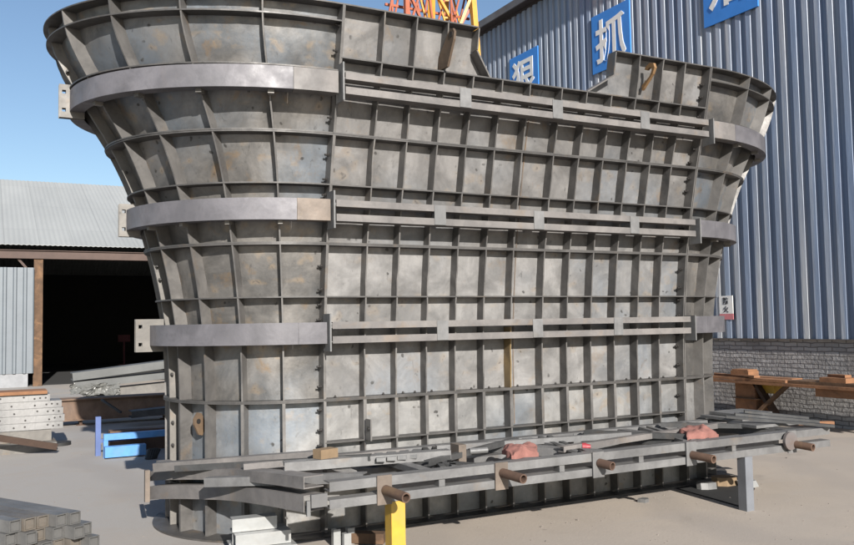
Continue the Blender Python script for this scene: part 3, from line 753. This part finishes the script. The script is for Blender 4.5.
# ------------------------------------------------------------------ white profile pile
PILE = [(.03, 0, 0, .44, 'front lowest'), (.02, .125, 0, .46, 'middle lowest'), (.02, .25, 0, .44, 'rear lowest'),
        (.02, .06, .1, .42, 'front of middle layer'), (.03, .19, .1, .42, 'rear of middle layer'), (.02, .15, .2, .34, 'single top one')]
for dx, dy, dz, ln, lb in PILE:
    m = MB(); a, b = Vector((-.90 + dx, -.42 + dy, dz + .05)), Vector((-.90 + dx + ln, -.46 + dy, dz + .05))
    m.sweep(a, b, [(-.06, -.048), (.06, -.048), (.06, .048), (-.06, .048), (-.06, .038), (.05, .038), (.05, -.038), (-.06, -.038)])
    o = m.build('white_channel', M['whitesteel']); tag(o, f"white steel channel in the pile by the formwork foot, {lb}", 'steel channel', 'white channels by the formwork foot')
for i, (x, y, h, lb) in enumerate(((-.10, -.42, .14, 'tallest white steel offcut standing by the formwork foot'), (-.03, -.47, .11, 'white steel offcut beside the tallest one'), (.03, -.40, .13, 'white steel offcut right of the pair by the formwork foot'))):
    m = MB(); m.box(x, x + .035, y, y + .05, 0, h); m.box(x + .035, x + .06, y, y + .012, 0, h); tag(m.build('steel_offcut', M['whitesteel']), lb, 'offcut', 'white offcuts by the formwork foot')
m = MB(); m.bar((.05, -.33, .05), (.30, -.52, .05), .10, .08); tag(m.build('wood_block', M['wood']), 'brown wooden block on the ground by the yellow leg', 'wood block')

# ------------------------------------------------------------------ left yard: perforated bars, beam, bundle, blue trestle
for i in range(5):
    z0 = .30 + i * .104; x1 = -1.50 + (-.18 if i == 4 else 0) + (.0, .02, .0, -.02, 0)[i]
    bar_ = MB(); hs = []
    bar_.box(-6.2, x1, 7.0, 7.5, z0, z0 + .100)
    h = bar_; h.cut = (len(h.f), M['bolt']); x = x1 - .06
    for q in range(40):
        zc = z0 + .05 + rnd.uniform(-.015, .015); h.cyl((x, 7.05, zc), (x, 6.997, zc), .014, 10)
        x -= (.075 if q % 6 < 2 else rnd.uniform(.14, .34))
        if x < -6.1: break
    bo = bar_.build('drilled_bar', M['perf'])
    tag(bo, f"pale drilled steel bar, {['bottom', 'second from the bottom', 'middle', 'second from the top', 'topmost'][i]} of the stack at far left", 'drilled bar', 'drilled bars stacked at far left')
m = MB(); m.box(-6.0, -1.72, 6.95, 7.45, .822, .87); tag(m.build('plank', M['orangewood']), 'orange plank lying on top of the drilled bar stack', 'plank')
for i, (y0, z0, z1, x1, lb) in enumerate(((6.75, .0, .13, -1.60, 'lower pale timber under the drilled bar stack'), (6.95, .134, .295, -1.66, 'upper pale timber under the drilled bar stack'))):
    m = MB(); m.box(-6, x1, y0, y0 + .6, z0, z1); tag(m.build('timber_bearer', M['tan']), lb, 'timber', 'timbers under the drilled bars')
m = MB(); m.bar((-2.7, 6.45, .36), (-1.62, 6.42, .10), .05, .09); tag(m.build('steel_pole', M['darkwood']), 'dark pole leaning across the pale timbers at far left', 'pole')
m = MB(); m.cyl((-1.52, 7.4, 0), (-1.52, 7.4, .05), .17, 24); tag(m.build('dark_disc', M['black'], None, True), 'dark round disc lying flat beside the drilled bar stack', 'lid')  # flat black disc that draws a dark oval on the ground

def ibeam(a, b, w_, h_, t, mat, name, label, cat, grp=None):
    m = MB(); x, y = w_ / 2, h_ / 2
    m.sweep(a, b, [(-x, -y), (x, -y), (x, -y + t), (t / 2, -y + t), (t / 2, y - t), (x, y - t), (x, y), (-x, y), (-x, y - t), (-t / 2, y - t), (-t / 2, -y + t), (-x, -y + t)])
    return tag(m.build(name, M[mat]), label, cat, grp)
m = MB(); m.box(-1.6, 3.2, 10.0, 10.35, .12, .47); m.box(-1.6, 3.2, 9.94, 10.4, .47, .495); m.box(-1.6, 3.2, 9.96, 10.4, .095, .12)
tag(m.build('steel_beam', M['rust_beam']), 'long rusty brown steel beam lying behind the blue trestle', 'steel beam')
for x, lb in ((-.98, 'short rusty prop under the left end of the rusty beam'), (.55, 'short rusty prop under the rusty beam close to the formwork')):
    m = MB(); m.box(x, x + .05, 10.05, 10.3, 0, .093); m.box(x - .05, x + .10, 10.0, 10.35, 0, .012); tag(m.build('beam_prop', M['rust']), lb, 'prop')
m = MB(); m.bar((-.62, 9.9, .46), (-.30, 9.7, .22), .06, .03); tag(m.build('steel_strap', M['dark_steel']), 'dark strap hanging over the front of the rusty beam', 'strap')
loose('steel_channel', (-.2, 9.3, .22), (2.8, 9.4, .36), .3, .12, 'dark_steel', 'dark channel lying low between the blue trestle and the rusty beam', 'steel channel', 'channels by the rusty beam')
loose('steel_channel', (-.95, 12.0, .80), (2.6, 12.0, 1.15), .5, .16, 'profile', 'grey channel topmost in the profile pile before the dark shed', 'steel channel', 'profiles before the shed')
loose('steel_channel', (-.9, 12.0, .63), (2.6, 12.0, .86), .5,   .13, 'profile', 'pale channel in the middle of the profile pile before the dark shed', 'steel channel', 'profiles before the shed')
loose('steel_channel', (-.7, 12.0, .42), (2.6, 12.05, .62), .5, .16, 'tan', 'tan channel lowest in the profile pile before the dark shed', 'steel channel', 'profiles before the shed')
for x, h, lb in ((-.6, .30, 'low steel trestle under the left part of the profile pile'), (1.9, .42, 'low steel trestle under the right part of the profile pile')):
    m = MB(); m.box(x, x + .1, 11.7, 12.3, h - .06, h); m.box(x, x + .08, 11.7, 11.78, 0, h - .06); m.box(x, x + .08, 12.22, 12.3, 0, h - .06); tag(m.build('steel_trestle', M['dark_steel']), lb, 'trestle')
g0 = []
for i in range(26):
    row = []
    for j in range(10):
        u, v = i / 25, j / 9
        row.append(Vector((-1.0 + .95 * u + rnd.uniform(-.03, .03), 11.74 - .10 * v + .06 * math.sin(9 * u + 4 * v) + rnd.uniform(-.03, .03), .66 - .20 * v - .07 * u * v + .02 * math.sin(14 * u) + rnd.uniform(-.02, .02))))
    g0.append(row)
m = MB(); m.slab(g0, [[q + Vector((0, .006, -.002)) for q in r] for r in g0]); tag(m.build('plastic_wrap', M['plastic']), 'crumpled pale plastic film hanging over the left end of the profile pile', 'plastic sheet')
# blue trestle
bt = thing('blue_trestle', (-.7, 5.8, 0), 'bright blue steel trestle lying left of the formwork', 'trestle')
m = MB(); m.box(-1.095, .1, 5.58, 5.66, .24, .325); m.build('upper_rail', M['blue'], bt)
m = MB(); m.box(-1.095, -.56, 5.46, 5.58, .02, .165); m.build('lower_rail', M['blue'], bt)
m = MB(); m.box(-1.097, -1.04, 5.585, 5.655, 0, .239); m.build('leg', M['blue'], bt)
m = MB(); m.box(-.04, .02, 5.585, 5.655, 0, .239); m.build('leg', M['blue'], bt)
m = MB(); m.box(-1.17, -1.10, 5.86, 5.93, .18, .54); m.build('post', M['darkblue'], bt)
m = MB(); m.bar((-1.135, 5.90, .20), (.1, 5.90, .24), .05, .05); m.build('back_rail', M['darkblue'], bt)
m = MB(); m.box(-1.17, -1.10, 5.86, 5.93, 0, .18); m.build('leg', M['darkblue'], bt)
m = MB(); m.box(-.95, .1, 6.1, 6.3, 0, .30); tag(m.build('rusty_slab', M['rust']), 'rusty red steel slab lying just behind the blue trestle', 'steel slab')
m = MB()
for k in range(12):
    t0 = k / 12 * 2 * math.pi; m.cyl((-.55 + .05 * math.cos(t0), 5.16 + .05 * math.sin(t0), .0), (-.50 + .06 * math.cos(t0), 5.16, .13), .03, 7)
tag(m.build('black_hose_coil', M['black']), 'small black coil on the ground between blue trestle and formwork', 'coil')

# ------------------------------------------------------------------ shed at the left
sh = thing('open_shed', (0, 27, 0), 'long open-fronted shed with pale sheet roof and dark interior', 'shed')
EY, EZ, RY, RZ = 22.3, 4.44, 31.0, 7.84
X0, X1 = -16.0, 8.6
rf = MB(); n = int((X1 - X0) / .075); ga, gb = [], []
for i in range(n + 1):
    x = X0 + (X1 - X0) * i / n; dz = .010 * math.cos(i * math.pi)
    pts = [(x, EY, EZ + dz), (x, RY, RZ + dz), (x, 2 * RY - EY, EZ + dz)]
    ga.append([Vector(q) for q in pts]); gb.append([Vector(q) - Vector((0, 0, .02)) for q in pts])
rf.slab(ga, gb); rf.build('roof', M['roof'], sh)
m = MB(); m.box(X0, X1, 22.52, 22.68, 4.04, 4.26); m.box(X0, X1, 22.46, 22.74, 4.01, 4.04); m.box(X0, X1, 22.46, 22.74, 4.26, 4.28); m.build('eave_beam', M['brownbeam'], sh)
for x in (-13.1, -7.1, -1.15, 5.6):
    m = MB(); m.box(x, x + .26, 22.52, 22.70, 0, 4.005); m.build('post', M['brownbeam'] if x != -1.15 else M['wood'], sh)
    m = MB(); m.bar((x + .13, 22.60, 3.3), (x + .75 if x > -1 else x - .45, 22.60, 4.0), .07, .07); m.build('brace', M['brownbeam'], sh)
m = MB(); m.box(-15.9, -1.3, 22.42, 22.6, 0, .42); m.build('base_wall', M['greywall'], sh)
g0, g1 = [], []
n = int((14.75) / .28)
for i in range(n + 1):
    x = -15.9 + 14.75 * i / n
    for dx, dy in ((0, 0), (.06, 0), (.09, .04), (.25, .04)):
        if x + dx > -1.13: continue
        g0.append([Vector((x + dx, 22.36 + dy, z)) for z in (.42, 3.72)]); g1.append([Vector((x + dx, 22.40 + dy, z)) for z in (.42, 3.72)])
m = MB(); m.slab(g0, g1); m.build('sheet_wall', M['shedwall'], sh)
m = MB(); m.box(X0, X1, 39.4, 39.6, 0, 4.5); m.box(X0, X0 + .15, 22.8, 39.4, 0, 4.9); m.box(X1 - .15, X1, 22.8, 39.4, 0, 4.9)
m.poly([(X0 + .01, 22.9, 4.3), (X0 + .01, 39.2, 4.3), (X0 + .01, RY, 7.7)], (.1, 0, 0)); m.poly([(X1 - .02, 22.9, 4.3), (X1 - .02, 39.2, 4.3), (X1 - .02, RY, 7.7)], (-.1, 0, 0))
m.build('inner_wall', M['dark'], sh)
m = MB(); m.box(5.9, X1, 22.45, 22.6, 0, 3.9); m.build('sheet_wall', M['shedwall'], sh)
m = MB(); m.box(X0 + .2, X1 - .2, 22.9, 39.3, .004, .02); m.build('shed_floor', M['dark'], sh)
m = MB(); m.box(3.2, 3.75, 36, 36.1, 1.12, 1.45); m.box(3.44, 3.52, 36.02, 36.08, 0.02, 1.12); m.box(3.2, 3.7, 35.9, 36.2, 0.02, .05)
tag(m.build('notice_stand', M['pinkboard']), 'dim pink notice board on a stand inside the dark shed', 'notice board')

# ------------------------------------------------------------------ factory hall at the right
fh = thing('factory_hall', (12, 4, 0), 'tall factory hall of blue-grey corrugated sheet on a grey brick base', 'factory')
BX, BY0, BY1 = 9.4, -9.0, 12.55
pitch = .231; n = int((BY1 - BY0) / pitch); g0, g1 = [], []
zs_ = (1.40, 5.2, 9.55)
for i in range(n):
    y = BY1 - i * pitch
    for dy, dx in ((0, -.046), (-.098, -.036), (-.118, .004), (-.205, -.002)):
        row = []
        for z in zs_: row.append(Vector((BX + dx, y + dy, z)))
        g0.append(row); g1.append([q + Vector((.012, 0, 0)) for q in row])
m = MB(); m.slab(g0, g1); m.build('corrugated_wall', M['cladding'], fh)
m = MB(); m.box(BX + .012, BX + .3, BY0, BY1, 0, 1.385); m.build('brick_base', M['brick'], fh)
m = MB(); m.box(BX - .05, BX + .3, BY0, BY1, 1.3855, 1.3985); m.build('base_flashing', M['fascia'], fh)
m = MB(); m.box(BX + .02, BX + 14, BY1 - .001, BY1 + .1, 0, 9.5); m.build('end_wall', M['cladding'], fh)
m = MB(); m.box(BX + .05, BX + 14, BY0 - .1, BY0, 0, 9.5); m.build('end_wall', M['cladding'], fh)
m = MB(); m.box(BX + 14, BX + 14.1, BY0, BY1, 0, 9.5); m.build('rear_wall', M['cladding'], fh)
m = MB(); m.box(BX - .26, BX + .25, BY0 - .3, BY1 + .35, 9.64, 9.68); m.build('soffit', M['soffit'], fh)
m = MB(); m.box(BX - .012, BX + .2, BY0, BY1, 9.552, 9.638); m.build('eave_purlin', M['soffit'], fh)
m = MB(); m.box(BX - .30, BX - .262, BY0 - .3, BY1 + .35, 9.62, 9.80); m.build('fascia', M['fascia'], fh)
m = MB(); m.poly([(BX - .28, BY0 - .3, 9.805), (BX + 7, BY0 - .3, 11.5), (BX + 14.4, BY0 - .3, 9.805), (BX + 14.3, BY0 - .3, 9.69), (BX + 7, BY0 - .3, 11.4), (BX + .0, BY0 - .3, 9.69)], (0, BY1 - BY0 + .65, 0)); m.build('roof', M['fascia'], fh)
def glyph(ch, size, cx, cy, cz, mat, parent, bold=.0, name='character', dep=.006, sx=1.0):
    """one character as a mesh facing -X, centred at (cy, cz) on the plane x = cx"""
    cu = bpy.data.curves.new(name, 'FONT'); cu.body = ch; cu.size = 1; cu.extrude = .5; cu.offset = bold; cu.resolution_u = 3
    to = bpy.data.objects.new(name, cu); col.objects.link(to)
    dg = bpy.context.evaluated_depsgraph_get(); me = bpy.data.meshes.new_from_object(to.evaluated_get(dg))
    bpy.data.objects.remove(to)
    a = np.array([v.co[:] for v in me.vertices]); lo, hi = a.min(0), a.max(0); c = (lo + hi) / 2; s_ = size / max(hi[1] - lo[1], 1e-4)
    o0 = ROOT[parent.name]
    for v in me.vertices:
        x, y, z = (v.co[0] - c[0]) * s_ * sx, (v.co[1] - c[1]) * s_, v.co[2] * dep * 2
        v.co = Vector((cx - z, cy - x, cz + y)) - o0
    me.materials.clear(); me.materials.append(mat)
    o = bpy.data.objects.new(name, me); col.objects.link(o); o.parent = parent; ROOT[o.name] = o0
    return o
for ch, y1, lb in (('狠', 11.05, 'blue square sign with white character 狠, half hidden by the formwork notch'), ('抓', 7.75, 'blue square sign with white character 抓 above the right formwork top'), ('落', 4.48, 'blue square sign with white character 落, cut off by the picture top')):
    s_ = thing('slogan_sign', (9.34, y1 - .6, 7.2), lb, 'sign', 'blue slogan signs on the factory wall')
    m = MB(); m.box(9.335, 9.36, y1 - 1.24, y1, 7.19, 8.48); m.build('board', M['signblue'], s_)
    glyph(ch, .98, 9.332, y1 - .62, 7.84 if ch != '落' else 7.93, M['signwhite'], s_, bold=.018)
s_ = thing('paper_notice', (9.34, 4.23, 1.74), 'small white notice with black characters and a pink band on the factory wall', 'notice')
m = MB(); m.box(9.35, 9.36, 4.07, 4.385, 1.84, 2.165); m.build('sheet', M['paperwhite'], s_)
m = MB(); m.box(9.35, 9.36, 4.07, 4.385, 1.735, 1.8395); m.build('pink_band', M['paperpink'], s_)
glyph('防', .13, 9.348, 4.23, 2.075, M['ink'], s_, bold=.012, dep=.002); glyph('火', .12, 9.348, 4.23, 1.92, M['ink'], s_, bold=.012, dep=.002)

# ------------------------------------------------------------------ wooden bench along the factory wall
wb = thing('wooden_bench', (8.95, 2.5, 0), 'long rough wooden workbench along the brick base of the factory', 'workbench')
m = MB(); m.box(8.75, 9.0, 2.52, 4.6, .712, .755); m.box(9.004, 9.26, 2.60, 4.6, .705, .765); m.bar((8.78, 3.1, .785), (8.98, 4.3, .775), .12, .03); m.build('bench_top', M['orangewood'], wb)
m = MB(); m.box(8.74, 8.80, .2, 4.7, .66, .704); m.build('front_beam', M['orangewood'], wb)
m = MB(); m.box(8.80, 9.26, .2, 2.515, .70, .755); m.build('bench_top', M['wood'], wb)
m = MB(); m.box(8.88, 9.2, 3.24, 3.66, .0, .20); m.box(8.875, 9.2, 3.22, 3.66, .21, .40); m.box(8.88, 9.2, 3.24, 3.66, .41, .70); m.build('cabinet', M['orangewood'], wb)
m = MB(); m.box(8.82, 9.2, 3.14, 3.67, .395, .412); m.build('shelf', M['wood'], wb)
m = MB(); m.bar((8.95, 3.28, .68), (8.95, 2.78, .03), .06, .14, (1, 0, 0)); m.build('brace', M['darkwood'], wb)
m = MB(); m.bar((8.87, 2.55, .69), (8.87, 3.24, .14), .05, .085, (1, 0, 0)); m.build('brace', M['wood'], wb)
m = MB(); m.box(9.0, 9.2, 2.95, 3.2, .50, .70); m.build('drawer_box', M['yellow'], wb)
for y in (.5, 4.4):
    m = MB(); m.box(8.95, 9.05, y, y + .1, 0, .689 if y < 1 else .704); m.build('leg', M['darkwood'], wb)
m = MB(); m.box(8.85, 9.1, 3.34, 3.72, .767, .86); m.box(8.86, 9.09, 3.36, 3.70, .862, .885); tag(m.build('board_stack', M['orangewood']), 'short orange boards stacked on the bench top near the formwork', 'boards')
m = MB(); m.box(8.82, 9.15, 1.5, 1.95, .757, .83); m.bar((8.95, 1.55, .855), (9.02, 1.9, .85), .12, .04); tag(m.build('wood_offcuts', M['orangewood']), 'pale wood offcuts on the bench top at the picture edge', 'boards')
m = MB(); m.bar((8.80, .6, .60), (8.80, 2.0, .60), .04, .13, (0, 0, 1)); m.build('apron', M['orangewood'], wb)
m = MB(); m.cyl((8.72, 2.62, .0), (8.72, 2.50, .0), .03, 8); 
m = MB(); m.bar((8.7, 3.6, .05), (8.55, 2.6, .05), .12, .10); tag(m.build('timber_offcut', M['orangewood']), 'orange timber lying on the ground before the wooden bench', 'timber')

# ------------------------------------------------------------------ gantry crane behind the formwork
gc = thing('gantry_crane', (6, 9, 0), 'orange and yellow lattice gantry crane standing behind the formwork', 'crane')
Y = 9.0
def beam(name, a, b, w_, mat): m = MB(); m.bar(a, b, w_, w_); return m.build(name, M[mat], gc)
beam('leg', (7.00, Y, 9.3), (7.62, Y, 0), .12, 'craneyellow')
beam('leg', (6.10, Y + .2, 9.3), (5.95, Y + .5, 0), .12, 'craneyellow')
beam('leg', (5.32, Y - .1, 9.3), (5.32, Y - .1, 0), .10, 'craneorange')
beam('leg', (6.58, Y + .4, 9.3), (6.85, Y + 1.5, 0), .11, 'craneyellow')
for a, b, w_, mt in (((6.12, Y + .1, 9.05), (6.62, Y + .1, 8.3), .10, 'craneyellow'), ((6.98, Y, 9.0), (6.45, Y + .2, 7.6), .10, 'craneyellow'), ((7.0, Y + .1, 8.75), (6.3, Y + .4, 7.4), .08, 'craneorange'),
                     ((5.36, Y, 9.0), (5.75, Y, 8.2), .09, 'craneorange'), ((5.80, Y, 9.2), (5.40, Y, 8.0), .07, 'craneorange'), ((5.62, Y + .1, 9.2), (5.78, Y + .1, 8.0), .06, 'craneorange'), ((6.45, Y, 9.2), (6.5, Y, 7.4), .06, 'craneorange'),
                     ((5.18, Y + .3, 9.3), (5.16, Y + .3, 7.5), .07, 'craneorange'), ((5.9, Y, 9.0), (6.02, Y, 8.1), .07, 'craneorange')):
    beam('brace', a, b, w_ * .62, mt)
rc = random.Random(3)
for i in range(15):
    x0 = 5.15 + i * .135; top = 9.25; d_ = (.32 if i % 2 else -.28)
    beam('brace', (x0, Y + .15 * (i % 3), top), (x0 + d_, Y + .15 * (i % 3), 8.0 + rc.uniform(-.2, .4)), .035, 'craneyellow' if i % 4 == 3 else 'craneorange')
beam('girder', (5.0, Y + .3, 8.62), (7.1, Y + .3, 8.62), .05, 'craneorange')
beam('girder', (5.9, Y, 9.05), (7.15, Y, 9.05), .14, 'craneorange')
beam('girder', (1.5, Y, 9.62), (8.4, Y, 9.62), .30, 'craneorange'); beam('girder', (1.5, Y, 10.5), (8.4, Y, 10.5), .22, 'craneorange')
x = 1.6; k = 0
while x < 8.2:
    beam('lattice_bar', (x, Y, 9.75 if k % 2 == 0 else 10.4), (x + .6, Y, 10.4 if k % 2 == 0 else 9.75), .08, 'craneorange'); x += .6; k += 1
beam('leg', (1.7, Y, 9.5), (1.5, Y, 0), .2, 'craneyellow')

# ------------------------------------------------------------------ grit and small stones on the yard floor
gm = MB(); rnd = random.Random(21)
for k in range(420):
    x, y = rnd.uniform(-2.6, 6.5), rnd.uniform(-3.2, 9)
    if k < 180: x, y = rnd.uniform(-1.6, 4.6), rnd.uniform(-2.6, -.2)
    if -1.3 < x < 5.4 and -.1 < y < 2.2: continue
    r_ = rnd.uniform(.003, .008) * (1 if k % 13 else 2); a0 = rnd.uniform(0, 6)
    ring = [(x + r_ * rnd.uniform(.7, 1.2) * math.cos(a0 + q * 1.2566), y + r_ * rnd.uniform(.7, 1.2) * math.sin(a0 + q * 1.2566), .0) for q in range(5)]
    top = [(x + (px - x) * .5, y + (py - y) * .5, r_ * rnd.uniform(.6, 1.1)) for px, py, _ in ring]
    gm.add(ring + top, [tuple(range(5, 10))] + [(q, (q + 1) % 5, 5 + (q + 1) % 5, 5 + q) for q in range(5)])
tag(gm.build('gravel', plain('grit_stone', (.21, .185, .16), .9, 0, .4, 3)), 'loose grit and small stones scattered over the yard floor', 'gravel', kind='stuff')
